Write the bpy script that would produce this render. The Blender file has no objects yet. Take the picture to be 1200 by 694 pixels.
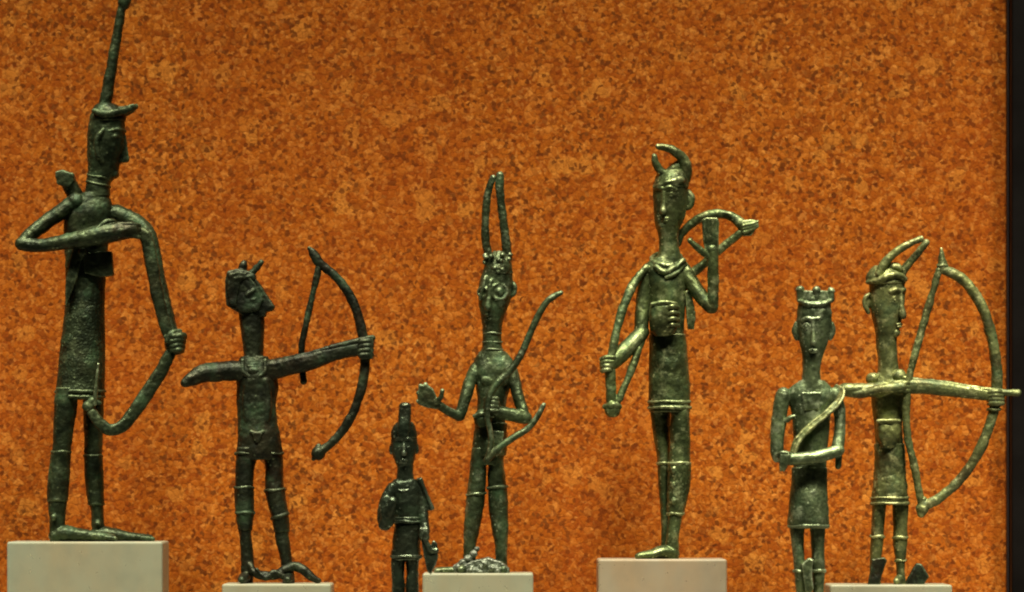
import bpy, bmesh, math, random
from mathutils import Vector, Matrix

random.seed(7)
scene = bpy.context.scene
COL = scene.collection
R = math.radians

# ------------------------------------------------------------------ scale and camera
S = 0.0004            # metres per photograph pixel in the plane of the figures
DIST = 2.2            # camera to that plane
EYE = 560             # photograph row at camera height
FLOOR = 840           # photograph row of the shelf
CAMZ = (FLOOR - EYE) * S

cam_d = bpy.data.cameras.new('camera')
cam = bpy.data.objects.new('camera', cam_d)
COL.objects.link(cam)
cam.location = (0, -DIST, CAMZ)
cam.rotation_euler = (R(90), 0, 0)
cam_d.sensor_width = 36
cam_d.lens = 36 * DIST / (1200 * S)
cam_d.shift_y = (EYE - 347) / 1200
cam_d.clip_start = 0.01
cam_d.clip_end = 20
cam_d.dof.use_dof = True
cam_d.dof.focus_distance = DIST - 0.005
cam_d.dof.aperture_fstop = 12
scene.camera = cam

# ------------------------------------------------------------------ light
world = bpy.data.worlds.new('World')
scene.world = world
world.use_nodes = True
bg = world.node_tree.nodes['Background']
bg.inputs[0].default_value = (0.9, 0.95, 1.0, 1)
bg.inputs[1].default_value = 0.008

def lamp(name, loc, aim, power, radius, color, cone):
    d = bpy.data.lights.new(name, 'SPOT')
    d.shadow_soft_size = radius
    d.energy = power
    d.color = color
    d.spot_size = R(cone)
    d.spot_blend = 1.0
    o = bpy.data.objects.new(name, d)
    COL.objects.link(o)
    o.location = loc
    o.rotation_euler = (Vector(aim) - Vector(loc)).to_track_quat('-Z', 'Y').to_euler()
    return o
WARM = (1.0, 0.92, 0.75)
for lx, ly, pw in ((-1.0, -0.86, 235), (-0.34, -0.86, 150), (0.34, -1.05, 225), (1.0, -1.05, 225)):     # ceiling spots of the gallery
    lamp('gallery_spot', (lx, ly, 2.05), (lx * 0.42, 0.04, -0.26), pw, 0.16, WARM, 30)
for lx, pw in ((-0.26, 13), (-0.06, 10), (0.10, 16), (0.26, 20)):                                      # small lamps in the top of the case
    lamp('case_lamp', (lx, -0.15, 0.95), (lx, -0.13, 0.0), pw, 0.045, WARM, 39)

vs = scene.view_settings
vs.view_transform = 'Standard'
vs.look = 'None'
vs.exposure = 0.12
vs.gamma = 1
scene.cycles.use_denoising = True
scene.cycles.filter_width = 2.0

# ------------------------------------------------------------------ materials
class NT:
    def __init__(self, name):
        self.m = bpy.data.materials.new(name)
        self.m.use_nodes = True
        self.t = self.m.node_tree
        self.b = self.t.nodes['Principled BSDF']
    def n(self, kind, **kw):
        nd = self.t.nodes.new(kind)
        for k, v in kw.items():
            if k in nd.inputs:
                nd.inputs[k].default_value = v
            else:
                setattr(nd, k, v)
        return nd
    def l(self, a, b):
        self.t.links.new(a, b)
    def coords(self, off=(0, 0, 0), scale=(1, 1, 1)):
        tc = self.n('ShaderNodeTexCoord')
        mp = self.n('ShaderNodeMapping')
        mp.inputs['Location'].default_value = off
        mp.inputs['Scale'].default_value = scale
        self.l(tc.outputs['Object'], mp.inputs[0])
        return mp.outputs[0]
    def noise(self, co, scale, detail=4, rough=0.55):
        nd = self.n('ShaderNodeTexNoise')
        nd.inputs['Scale'].default_value = scale
        nd.inputs['Detail'].default_value = detail
        nd.inputs['Roughness'].default_value = rough
        self.l(co, nd.inputs['Vector'])
        return nd.outputs['Fac']
    def ramp(self, fac, stops):
        nd = self.n('ShaderNodeValToRGB')
        e = nd.color_ramp.elements
        while len(e) < len(stops):
            e.new(0.5)
        for el, (p, c) in zip(e, stops):
            el.position = p
            el.color = (c, c, c, 1) if isinstance(c, (int, float)) else (*c, 1)
        self.l(fac, nd.inputs[0])
        return nd.outputs[0]
    def mix(self, fac, a, b, mode='MIX'):
        nd = self.n('ShaderNodeMix', data_type='RGBA', blend_type=mode)
        for sock, v in ((nd.inputs[0], fac), (nd.inputs[6], a), (nd.inputs[7], b)):
            if isinstance(v, bpy.types.NodeSocket):
                self.l(v, sock)
            elif isinstance(v, (int, float)):
                sock.default_value = v
            else:
                sock.default_value = (*v, 1)
        return nd.outputs[2]
    def bump(self, h, dist, strength=1.0, normal=None):
        nd = self.n('ShaderNodeBump')
        nd.inputs['Strength'].default_value = strength
        nd.inputs['Distance'].default_value = dist
        self.l(h, nd.inputs['Height'])
        if normal is not None:
            self.l(normal, nd.inputs['Normal'])
        return nd.outputs[0]

def bronze(name, seed, dark, mid, pale, metal=0.7, rough=(0.30, 0.52), pale_at=0.58, brown=0.5, verdigris=0.5, wear=0.8):
    """cast bronze: mottled green patina, verdigris patches, bare brown patches, edges worn bright"""
    t = NT(name)
    co = t.coords(off=(seed * 0.37, seed * 0.71, seed * 0.53))
    n1 = t.noise(co, 55, 6, 0.65)
    n2 = t.noise(co, 140, 6, 0.70)
    n3 = t.noise(co, 1100, 3, 0.6)
    n4 = t.noise(co, 38, 4, 0.6)
    n5 = t.noise(co, 90, 7, 0.72)
    base = t.mix(t.ramp(n1, [(0.40, 0.0), (0.62, 1.0)]), dark, mid)
    base = t.mix(t.ramp(n4, [(0.52, 0.0), (0.68, brown)]), base, (0.070, 0.038, 0.016))
    base = t.mix(t.ramp(n5, [(0.52, 0.0), (0.66, verdigris)]), base, (0.050, 0.115, 0.042))
    mask = t.ramp(n2, [(pale_at - 0.06, 0.0), (pale_at + 0.14, 0.9)])
    base = t.mix(mask, base, pale)
    n6 = t.noise(co, 360, 5, 0.7)
    base = t.mix(t.ramp(n6, [(0.50, 0.0), (0.64, 0.75)]), base, tuple(c * 0.6 for c in dark))
    base = t.mix(t.ramp(n6, [(0.30, 0.40), (0.40, 0.0)]), base, tuple((a + b) * 0.5 for a, b in zip(mid, pale)))
    geo = t.n('ShaderNodeNewGeometry')
    edge = t.ramp(geo.outputs['Pointiness'], [(0.515, 0.0), (0.58, wear)])
    edge = t.mix(1.0, edge, t.ramp(n2, [(0.34, 0.15), (0.56, 1.0)]), 'MULTIPLY')
    base = t.mix(edge, base, tuple(c * 1.25 for c in pale))
    speck = t.ramp(n3, [(0.58, 0.0), (0.72, 0.5)])
    base = t.mix(speck, base, tuple(c * 0.5 for c in dark))
    t.l(base, t.b.inputs['Base Color'])
    rr = t.ramp(n5, [(0.35, rough[0]), (0.65, rough[1])])
    t.l(rr, t.b.inputs['Roughness'])
    mm = t.ramp(n5, [(0.50, metal), (0.72, metal * 0.55)])
    t.l(mm, t.b.inputs['Metallic'])
    b1 = t.bump(n3, 0.00025, 0.3)
    b2 = t.bump(n6, 0.0006, 0.35, t.bump(n2, 0.0008, 0.3, b1))
    t.l(b2, t.b.inputs['Normal'])
    return t.m

BR = {
    1: bronze('bronze_green_dark', 1, (0.014, 0.022, 0.009), (0.054, 0.076, 0.032), (0.17, 0.215, 0.10), 0.72, (0.36, 0.56), 0.62, 0.25, 0.75, 0.8),
    2: bronze('bronze_dark_brown_green', 2, (0.012, 0.015, 0.008), (0.034, 0.042, 0.020), (0.11, 0.14, 0.07), 0.74, (0.38, 0.58), 0.64, 0.4, 0.55, 0.8),
    3: bronze('bronze_black_green', 3, (0.032, 0.044, 0.026), (0.070, 0.095, 0.055), (0.26, 0.31, 0.20), 0.80, (0.22, 0.38), 0.68, 0.25, 0.4, 0.9),
    4: bronze('bronze_verdigris', 4, (0.032, 0.046, 0.019), (0.105, 0.145, 0.062), (0.36, 0.43, 0.25), 0.76, (0.34, 0.54), 0.60, 0.45, 0.75, 0.7),
    5: bronze('bronze_olive', 5, (0.040, 0.056, 0.019), (0.145, 0.190, 0.066), (0.50, 0.55, 0.26), 0.72, (0.33, 0.52), 0.59, 0.4, 0.65, 0.8),
    6: bronze('bronze_sage', 6, (0.055, 0.078, 0.034), (0.175, 0.225, 0.10), (0.48, 0.56, 0.33), 0.70, (0.32, 0.50), 0.58, 0.3, 0.55, 0.8),
    7: bronze('bronze_yellow_green', 7, (0.078, 0.094, 0.032), (0.21, 0.23, 0.074), (0.52, 0.53, 0.23), 0.60, (0.36, 0.55), 0.59, 0.8, 0.55, 0.8),
}
CRUST = bronze('corroded_crust', 9, (0.034, 0.045, 0.026), (0.10, 0.12, 0.075), (0.34, 0.36, 0.28), 0.45, (0.40, 0.62), 0.57, 0.4, 0.6, 0.7)

def cork_material():
    t = NT('cork_granules')
    co0 = t.coords()
    # warp the coordinates a little so that granules are not perfect cells
    wn = t.n('ShaderNodeTexNoise')
    wn.inputs['Scale'].default_value = 300
    wn.inputs['Detail'].default_value = 3
    t.l(co0, wn.inputs['Vector'])
    vm = t.n('ShaderNodeVectorMath', operation='MULTIPLY_ADD')
    t.l(wn.outputs['Color'], vm.inputs[0])
    vm.inputs[1].default_value = (0.0022, 0.0022, 0.0022)
    t.l(co0, vm.inputs[2])
    co = vm.outputs[0]
    def vor(scale, feat='F1'):
        v = t.n('ShaderNodeTexVoronoi', feature=feat)
        v.inputs['Scale'].default_value = scale
        t.l(co, v.inputs['Vector'])
        return v
    v1, v2, v3 = vor(310), vor(590), vor(150)
    sep = []
    for v in (v1, v2, v3):
        q = t.n('ShaderNodeSeparateColor'); t.l(v.outputs['Color'], q.inputs[0]); sep.append(q)
    s1, s2, s3 = sep
    c1 = t.ramp(s1.outputs[0], [(0.0, (0.252, 0.049, 0.0043)), (0.35, (0.388, 0.093, 0.0069)), (0.75, (0.491, 0.137, 0.0102)), (1.0, (0.657, 0.230, 0.0328))])
    c2 = t.ramp(s2.outputs[0], [(0.0, (0.176, 0.032, 0.0034)), (0.22, (0.341, 0.077, 0.0059)), (0.65, (0.480, 0.127, 0.0095)), (1.0, (0.726, 0.285, 0.0516))])
    base = t.mix(0.5, c1, c2)
    # a few large pale granules, dark bark specks
    pl = t.ramp(s3.outputs[1], [(0.955, 0.0), (0.965, 0.45)])
    base = t.mix(pl, base, (0.703, 0.274, 0.0387))
    sp = t.ramp(s2.outputs[1], [(0.885, 0.0), (0.91, 0.78)])
    base = t.mix(sp, base, (0.099, 0.025, 0.0043))
    sp2 = t.ramp(s1.outputs[2], [(0.955, 0.0), (0.965, 0.35)])
    base = t.mix(sp2, base, (0.129, 0.039, 0.0069))
    # darker seams between the granules, broken up by noise
    fine = t.noise(co0, 620, 4, 0.65)
    e1 = vor(310, 'DISTANCE_TO_EDGE'); e2 = vor(590, 'DISTANCE_TO_EDGE')
    seam = t.ramp(e1.outputs['Distance'], [(0.0, 0.55), (0.10, 0.0)])
    seam2 = t.ramp(e2.outputs['Distance'], [(0.0, 0.35), (0.09, 0.0)])
    gap = t.mix(1.0, seam, seam2, 'ADD')
    gap = t.mix(1.0, gap, t.ramp(fine, [(0.40, 1.0), (0.62, 0.15)]), 'MULTIPLY')
    base = t.mix(gap, base, (0.117, 0.025, 0.0034))
    base = t.mix(t.ramp(fine, [(0.30, 0.4), (0.50, 0.0)]), base, (0.164, 0.032, 0.0034))
    big = t.noise(co0, 8, 5, 0.65)
    base = t.mix(t.ramp(big, [(0.42, 0.0), (0.66, 0.32)]), base, (0.341, 0.057, 0.0043))
    t.l(base, t.b.inputs['Base Color'])
    t.b.inputs['Roughness'].default_value = 0.75
    t.b.inputs['Specular IOR Level'].default_value = 0.06
    h = t.ramp(e1.outputs['Distance'], [(0.0, 0.0), (0.14, 1.0)])
    b1 = t.bump(h, 0.0003, 0.3)
    b2 = t.bump(fine, 0.0005, 0.45, b1)
    t.l(b2, t.b.inputs['Normal'])
    return t.m

def block_material(name, seed, tint, tint2, trans):
    """milky acrylic: cloudy, faintly streaked, some of the cork shows through"""
    t = NT(name)
    co = t.coords(off=(seed, seed * 1.7, 0))
    cs = t.coords(off=(seed * 2.1, seed, 0), scale=(1.0, 1.0, 0.35))
    n = t.noise(cs, 55, 4, 0.55)
    n2 = t.noise(co, 95, 5, 0.6)
    base = t.mix(t.ramp(n, [(0.36, 0.0), (0.64, 1.0)]), tint, tint2)
    base = t.mix(t.ramp(n2, [(0.45, 0.0), (0.70, 0.45)]), base, tuple(c * 0.72 for c in tint))
    t.l(base, t.b.inputs['Base Color'])
    f = t.noise(co, 300, 4, 0.6)
    t.l(t.ramp(f, [(0.3, 0.26), (0.7, 0.42)]), t.b.inputs['Roughness'])
    t.b.inputs['Transmission Weight'].default_value = trans
    t.b.inputs['IOR'].default_value = 1.3
    t.b.inputs['Specular IOR Level'].default_value = 0.4
    return t.m

def plain(name, col, rough, spec=0.5, nscale=60, var=0.25):
    t = NT(name)
    co = t.coords()
    n = t.noise(co, nscale, 4, 0.6)
    t.l(t.mix(n, tuple(c * (1 - var) for c in col), tuple(min(1, c * (1 + var)) for c in col)), t.b.inputs['Base Color'])
    t.l(t.ramp(n, [(0.3, rough * 0.8), (0.7, min(1, rough * 1.15))]), t.b.inputs['Roughness'])
    t.b.inputs['Specular IOR Level'].default_value = spec
    return t.m

# ------------------------------------------------------------------ the setting
def mesh_obj(name, verts, faces, mat, parent=None, smooth=False):
    me = bpy.data.meshes.new(name)
    me.from_pydata(verts, [], faces)
    me.update()
    bm = bmesh.new(); bm.from_mesh(me)
    bmesh.ops.recalc_face_normals(bm, faces=bm.faces)
    bm.to_mesh(me); bm.free()
    if smooth:
        me.polygons.foreach_set('use_smooth', [True] * len(me.polygons))
    me.materials.append(mat)
    o = bpy.data.objects.new(name, me)
    COL.objects.link(o)
    o.parent = parent
    return o

def bevel_box(name, lo, hi, mat, bev, parent=None, seg=3, origin=None):
    bm = bmesh.new()
    bmesh.ops.create_cube(bm, size=1)
    lo, hi = Vector(lo), Vector(hi)
    org = Vector(origin) if origin else Vector((0, 0, 0))
    for v in bm.verts:
        v.co = Vector(((lo[i] + hi[i]) / 2 + v.co[i] * (hi[i] - lo[i])) for i in range(3)) - org
    if bev:
        bmesh.ops.bevel(bm, geom=bm.edges[:], offset=bev, segments=seg, affect='EDGES', profile=0.5)
    me = bpy.data.meshes.new(name)
    bm.to_mesh(me); bm.free()
    me.materials.append(mat)
    o = bpy.data.objects.new(name, me)
    COL.objects.link(o)
    o.location = org
    o.parent = parent
    return o

def wx(px, y):                     # photograph column seen at depth y -> metres
    return (px - 600) * S * (DIST + y) / DIST
def wz(py, y):
    return CAMZ - (py - EYE) * S * (DIST + y) / DIST

CORK_Y = 0.085
CORK_R = wx(1182, CORK_Y)
cork = bevel_box('cork_wall', (-0.75, CORK_Y, -0.02), (CORK_R - 0.0003, CORK_Y + 0.012, 0.75), cork_material(), 0.0008)
cork['kind'] = 'structure'
shelf = bevel_box('shelf', (-0.75, -0.20, -0.02), (0.60, CORK_Y - 0.001, 0.0), plain('shelf_paint', (0.10, 0.09, 0.08), 0.6), 0.001)
shelf['kind'] = 'structure'

fm = plain('dark_case_metal', (0.004, 0.0028, 0.002), 0.5, 0.15, 25, 0.5)
frame = bpy.data.objects.new('display_case_frame', None)
COL.objects.link(frame)
frame.location = (CORK_R, CORK_Y, 0)
frame['label'] = 'dark upright frame edge of the display case beside the cork backing'
frame['category'] = 'frame'
bevel_box('post', (0, -0.013, 0.0), (0.05, 0.012, 0.75), fm, 0.0012, frame)
bevel_box('rubber_seal', (-0.0012, -0.004, 0.0), (-0.0001, 0.0, 0.75), plain('seal_rubber', (0.02, 0.010, 0.008), 0.7), 0.0003, frame)

# ------------------------------------------------------------------ figure builder
def catmull(pts, m=6):
    if len(pts) < 3:
        return [tuple(pts[0][k] + (pts[1][k] - pts[0][k]) * i / m for k in range(len(pts[0]))) for i in range(m)] + [tuple(pts[1])]
    out = []
    n = len(pts)
    for i in range(n - 1):
        p0, p1, p2, p3 = pts[max(i - 1, 0)], pts[i], pts[i + 1], pts[min(i + 2, n - 1)]
        for j in range(m):
            t = j / m
            out.append(tuple(0.5 * (2 * b + (c - a) * t + (2 * a - 5 * b + 4 * c - d) * t * t + (3 * b - a - 3 * c + d) * t ** 3)
                             for a, b, c, d in zip(p0, p1, p2, p3)))
    out.append(tuple(pts[-1]))
    return out

class Shape:
    """collects closed shapes in photograph pixels (column, row, depth away from the viewer)"""
    def __init__(self):
        self.v, self.f = [], []
    def _rings(self, rings):
        b = len(self.v)
        n = len(rings[0])
        for r in rings:
            self.v += r
        for i in range(len(rings) - 1):
            for j in range(n):
                k = (j + 1) % n
                self.f.append((b + i * n + j, b + i * n + k, b + (i + 1) * n + k, b + (i + 1) * n + j))
        self.f.append(tuple(b + j for j in range(n))[::-1])
        e = b + (len(rings) - 1) * n
        self.f.append(tuple(e + j for j in range(n)))
    def tube(self, pts, flat=1.0, n=16, m=6, cap=True, smooth=True, ex=2.0):
        """pts (x, y, d, r); flat = depth radius / in-plane radius"""
        p = catmull([tuple(map(float, q)) for q in pts], m) if smooth else [tuple(map(float, q)) for q in pts]
        P = [Vector((q[0], q[2], -q[1])) for q in p]
        rad = [max(q[3], 0.15) for q in p]
        T = []
        for i in range(len(P)):
            t = P[min(i + 1, len(P) - 1)] - P[max(i - 1, 0)]
            T.append(t.normalized() if t.length > 1e-6 else Vector((0, 0, 1)))
        seq = [(P[i], T[i], rad[i]) for i in range(len(P))]
        if cap:
            a0 = [(P[0] - T[0] * rad[0] * math.sin(R(a)), T[0], rad[0] * math.cos(R(a))) for a in (84, 60, 30)]
            a1 = [(P[-1] + T[-1] * rad[-1] * math.sin(R(a)), T[-1], rad[-1] * math.cos(R(a))) for a in (30, 60, 84)]
            seq = a0 + seq + a1
        rings = []
        N = None
        for c, t, r in seq:
            if N is None:
                N = t.cross(Vector((0, 1, 0)))
                if N.length < 0.2:
                    N = t.cross(Vector((0, 0, 1)))
            N = (N - t * N.dot(t)).normalized()
            B = t.cross(N)
            ring = []
            for k in range(n):
                ca, sa = math.cos(2 * math.pi * k / n), math.sin(2 * math.pi * k / n)
                ring.append(tuple(c + N * r * math.copysign(abs(ca) ** (2 / ex), ca) + B * r * flat * math.copysign(abs(sa) ** (2 / ex), sa)))
            rings.append(ring)
        self._rings(rings)
        return self
    def loft(self, secs, d=0.0, ex=2.0, n=28, m=5):
        """secs (row, left, right, depth radius[, d]) stacked downwards"""
        s = catmull([(float(q[0]), float(q[1]), float(q[2]), float(q[3]), float(q[4]) if len(q) > 4 else d) for q in secs], m)
        rings = []
        for y, l, r, rd, dd in s:
            cx, rx = (l + r) / 2, max((r - l) / 2, 0.3)
            ring = []
            for k in range(n):
                a = 2 * math.pi * k / n
                ca, sa = math.cos(a), math.sin(a)
                ring.append((cx + rx * math.copysign(abs(ca) ** (2 / ex), ca), dd + max(rd, 0.3) * math.copysign(abs(sa) ** (2 / ex), sa), -y))
            rings.append(ring)
        self._rings(rings)
        return self
    def ell(self, x, y, d, rx, ry, rd, rot=0, n=18):
        c, s = math.cos(R(rot)), math.sin(R(rot))
        rings = []
        for i in range(1, 12):
            ph = math.pi * i / 12
            ring = []
            for k in range(n):
                a = 2 * math.pi * k / n
                u, w, z = rx * math.sin(ph) * math.cos(a), rd * math.sin(ph) * math.sin(a), ry * math.cos(ph)
                ring.append((x + u * c - z * s, d + w, -y + u * s + z * c))
            rings.append(ring)
        self._rings(rings)
        return self
    def poly(self, pts, d0, d1):
        b, n = len(self.v), len(pts)
        self.v += [(x, d0, -y) for x, y in pts] + [(x, d1, -y) for x, y in pts]
        for i in range(n):
            k = (i + 1) % n
            self.f.append((b + i, b + k, b + n + k, b + n + i))
        self.f.append(tuple(range(b, b + n)))
        self.f.append(tuple(range(b + 2 * n - 1, b + n - 1, -1)))
        return self
    def ring(self, x, y, d, rx, rd, r, tilt=0, rise=0, a0=0, a1=360, n=40):
        """a hoop round a vertical limb; tilt lifts its right side, rise lifts its front"""
        full = abs(a1 - a0) >= 360
        pts = []
        for k in range(n + 1):
            a = R(a0 + (a1 - a0) * k / n)
            pts.append((x + rx * math.sin(a), y - tilt * math.sin(a) - rise * math.cos(a) + 0.5 * math.sin(3 * a + x), d - rd * math.cos(a), r * (0.82 + 0.15 * math.sin(2 * a + y))))
        self.tube(pts, n=10, smooth=False, cap=not full)
        return self
    def face(self, cx, d0, rx, rd, th, ybrow, yeye, ytip, ymouth, u=1.0, nose=3.0, eye=2.3, brow=1.8):
        """long nose joined to arched brows, almond eyes and a small mouth, turned th degrees to the right"""
        def at(a, y, out=0.0):
            a = R(th + a)
            return (cx + (rx + out) * math.sin(a), y, d0 - (rd + out) * math.cos(a))
        self.tube([(*at(0, ybrow - 1, -0.5), nose * 0.6), (*at(0, (ybrow + ytip) / 2, nose * 0.35), nose * 0.75), (*at(0, ytip - nose * 0.6, nose * 1.0), nose * 1.05)])
        for s in (-1, 1):
            self.tube([(*at(s * 5, ybrow, 0.2), brow * 0.9), (*at(s * 22, ybrow - 1.5 * u, 0.5), brow), (*at(s * 42, ybrow + 1.5 * u, 0.0), brow * 0.8)])
            self.tube([(*at(s * 11, yeye + 0.5, -0.2), 0.9), (*at(s * 26, yeye - eye * 0.95, 0.0), 1.2), (*at(s * 43, yeye + 0.5, -0.2), 0.9)])
            self.tube([(*at(s * 11, yeye + 0.5, -0.2), 0.8), (*at(s * 26, yeye + eye * 0.95, -0.2), 0.9), (*at(s * 43, yeye + 0.5, -0.2), 0.8)])
            self.tube([(*at(s * 19, yeye, -1.0), 0.7), (*at(s * 26, yeye, -0.9), eye * 0.72), (*at(s * 34, yeye, -1.0), 0.7)])
        self.tube([(*at(-14, ymouth, -0.5), 0.7), (*at(0, ymouth - 0.3, -0.1), 1.5 * u), (*at(14, ymouth, -0.5), 0.7)])
        self.tube([(*at(-11, ymouth + 3.0 * u, -0.6), 0.7), (*at(0, ymouth + 3.0 * u, -0.1), 1.5 * u), (*at(11, ymouth + 3.0 * u, -0.6), 0.7)])
        return self

TEX = {}
def clouds(scale):
    if scale not in TEX:
        t = bpy.data.textures.new('cast_roughness_%g' % scale, 'CLOUDS')
        t.noise_scale = scale
        t.noise_depth = 2
        TEX[scale] = t
    return TEX[scale]

class Figure:
    def __init__(self, name, label, group, cx, ped_top, depth, mat):
        self.k = S * (DIST + depth) / DIST
        self.cx = cx
        self.base = EYE + (CAMZ - ped_top) / self.k       # photograph row of the soles
        self.mat = mat
        o = bpy.data.objects.new(name, None)
        COL.objects.link(o)
        o.empty_display_size = 0.01
        o.location = ((cx - 600) * self.k, depth, ped_top)
        o['label'] = label
        o['category'] = 'figurine'
        if group:
            o['group'] = group
        self.root = o
    def part(self, name, shape, parent=None, voxel=0.8, smooth=3, rough=0.4, rscale=5, mat=None, label=None, grow=0.5, wob=1.25):
        me = bpy.data.meshes.new(name)
        me.from_pydata([(x - self.cx, d, z + self.base) for x, d, z in shape.v], [], shape.f)
        me.update()
        bm = bmesh.new(); bm.from_mesh(me)
        bmesh.ops.recalc_face_normals(bm, faces=bm.faces)
        bm.to_mesh(me); bm.free()
        o = bpy.data.objects.new(name, me)
        COL.objects.link(o)
        md = o.modifiers.new('r', 'REMESH'); md.mode = 'VOXEL'; md.voxel_size = voxel; md.use_smooth_shade = True
        if smooth:
            md = o.modifiers.new('s', 'SMOOTH'); md.factor = 0.5; md.iterations = smooth
        if rough:
            md = o.modifiers.new('d', 'DISPLACE'); md.texture = clouds(rscale); md.strength = rough * 2; md.mid_level = 0.5; md.texture_coords = 'LOCAL'
        md = o.modifiers.new('w', 'DISPLACE'); md.texture = clouds(20); md.strength = wob * 2; md.mid_level = 0.5; md.texture_coords = 'LOCAL'
        md = o.modifiers.new('grow', 'DISPLACE'); md.strength = grow; md.mid_level = 0.0
        dg = bpy.context.evaluated_depsgraph_get()
        new = bpy.data.meshes.new_from_object(o.evaluated_get(dg), depsgraph=dg)
        o.modifiers.clear()
        o.data = new
        bpy.data.meshes.remove(me)
        new.name = name
        new.transform(Matrix.Scale(self.k, 4))
        new.polygons.foreach_set('use_smooth', [True] * len(new.polygons))
        new.materials.clear()
        new.materials.append(mat or self.mat)
        o.parent = parent or self.root
        if label:
            o['label'] = label
        return o

def pedestal(label, xl, xr, top, yc, half, mat):
    """translucent block: the front face spans xl..xr and its upper front edge lies at row top"""
    yf = yc - half
    zt = wz(top, yf)
    yb = yc + half
    lo, hi = (wx(xl, yf if xl < 600 else yb), yf, 0.0), (wx(xr, yf if xr > 600 else yb), yb, zt)
    o = bevel_box('pedestal', lo, hi, mat, 0.0011, origin=((lo[0] + hi[0]) / 2, yc, 0.0))
    o['label'] = label
    o['category'] = 'pedestal'
    o['group'] = 'translucent display blocks under the figurines'
    return zt

GREYGREEN = block_material('milky_acrylic_grey', 1, (0.41, 0.46, 0.32), (0.45, 0.43, 0.27), 0.42)
BEIGE = block_material('milky_acrylic_beige', 2, (0.49, 0.46, 0.32), (0.50, 0.40, 0.24), 0.50)

GRP = 'bronze figurines in the display case'

# ------------------------------------------------------------------ figure 1: tall warrior with long plume
z = pedestal('wide grey block under the tallest figurine with the rod plume', 8, 198, 635, 0.0, 0.020, GREYGREEN)
F = Figure('bronze_warrior', 'tallest green bronze figurine with long rod plume and hand at its chest', GRP, 95, z, 0.0, BR[1])
B = F.base
s = Shape()
# head in profile to the right
s.loft([(128, 108, 147, 15), (140, 106, 146, 17), (158, 103, 146, 18), (175, 103, 146, 17.5), (190, 103, 141, 16), (202, 103, 138, 14), (208, 102, 134, 13),
        (216, 101, 128.5, 13), (230, 99, 129, 14)])
s.poly([(143, 152), (147, 160), (151.5, 186), (150, 190), (139, 191), (136, 170)], -3.6, 3.6)            # nose
s.tube([(136, 197.5, -5, 1.6), (137.5, 197, 0, 2), (136, 197.5, 5, 1.6)])                                     # mouth
s.tube([(134, 204, -4, 4.5), (134, 204, 4, 4.5)])                                                           # chin
for q in (-1, 1):
    s.tube([(146, 154, q * 3, 1.5), (139, 152.5, q * 13, 1.7), (129, 155, q * 17, 1.1)])                      # brow
    s.tube([(142, 162, q * 10, 0.8), (137, 161, q * 14, 1.9), (131, 162, q * 16.5, 0.8)])                   # eye
    s.tube([(122, 154, q * 17.5, 2.4), (115, 166, q * 18, 3), (117, 184, q * 17, 2.6), (122, 190, q * 15, 2)])  # ear lock
# torso
s.loft([(226, 96, 124, 13), (236, 84, 130, 16), (250, 76, 132, 19), (275, 75, 128, 19), (310, 77, 124, 18), (360, 77, 122, 19), (400, 74, 121, 20), (440, 70, 121, 21), (468, 68, 120, 21)])
s.poly([(86, 238), (104, 234), (124, 239), (150, 250), (170, 264), (172, 277), (120, 282), (84, 270)], -6, 9)     # raised shoulder
s.ell(90, 237, -9, 11, 10, 10)
# viewer's left arm, elbow out, forearm across the chest
s.tube([(86, 239, -8, 9.5), (60, 258, -14, 8.5), (38, 276, -20, 8), (28, 287, -24, 7.5)])
s.tube([(28, 287, -24, 8), (50, 289, -27, 7.5), (85, 284, -31, 8.5), (110, 279, -33, 11), (135, 274, -32, 11), (158, 271, -29, 9)])
for i, yy in enumerate((264, 268.5, 273, 277.5)):
    s.tube([(142, yy + 1, -37 + abs(i - 1.5), 2.4), (156, yy + 0.5, -36 + abs(i - 1.5), 2.6), (166, yy + 2, -30, 2.3)])
s.tube([(118, 270, -39, 2.6), (128, 262, -36, 2.6), (136, 261, -33, 2.2)])
# viewer's right arm, hanging from the raised elbow to the fist
s.tube([(135, 250, 2, 10), (160, 262, 0, 10.5), (174, 278, -4, 10), (181, 310, -8, 10), (190, 352, -12, 10), (201, 392, -16, 9)])
s.ell(206, 404, -18, 12, 13, 12, 20)
for i in range(4):
    s.tube([(197 + i * 2, 396 + i * 5.2, -26, 2.8), (207 + i * 1.2, 395 + i * 5.2, -28.5, 3.1), (216 - i * 0.9, 394 + i * 5.5, -22, 3.3), (217 - i, 396 + i * 5.2, -14, 3)])
s.tube([(198, 400, -28, 3), (204, 391, -27, 3), (212, 389, -22, 2.6)])
# legs
s.loft([(455, 67, 94, 15), (475, 65, 91, 14), (505, 64, 87, 13), (530, 63, 83, 12), (545, 60, 82, 12), (565, 58, 81, 13), (590, 58, 79, 11), (606, 59, 77, 9.5), (622, 59, 77, 9), (B + .6, 60, 77, 9)], d=-10)
s.loft([(455, 95, 121, 15), (480, 97, 120, 14), (510, 98, 119, 13), (538, 98.5, 118, 12), (556, 99, 119, 12), (580, 101, 120, 11), (600, 106, 120, 9), (616, 107, 121, 8.5), (B + .6, 107, 121, 8)], d=12)
s.tube([(66, B - 7, -12, 7.2), (78, B - 9.5, -12, 9.4), (98, B - 7.2, -13, 7.2), (118, B - 5.4, -14, 5.4), (133, B - 4.2, -15, 4.2)], flat=1.3)
for i in range(4):
    s.tube([(126, B - 5, -21 + i * 4, 2.2), (137 - i, B - 3.4, -21 + i * 4, 2.4)])
s.tube([(112, B - 8, 12, 8), (124, B - 8.5, 12, 8), (144, B - 6, 11, 6), (162, B - 4.4, 10, 4.4), (174, B - 3.4, 10, 3.6)], flat=1.3)
for i in range(4):
    s.tube([(166, B - 4, 4 + i * 4, 2.2), (179 - i, B - 2.6, 4 + i * 4, 2.2)])
s.ell(65, 606, -21, 3, 3.4, 2.5)
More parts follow.
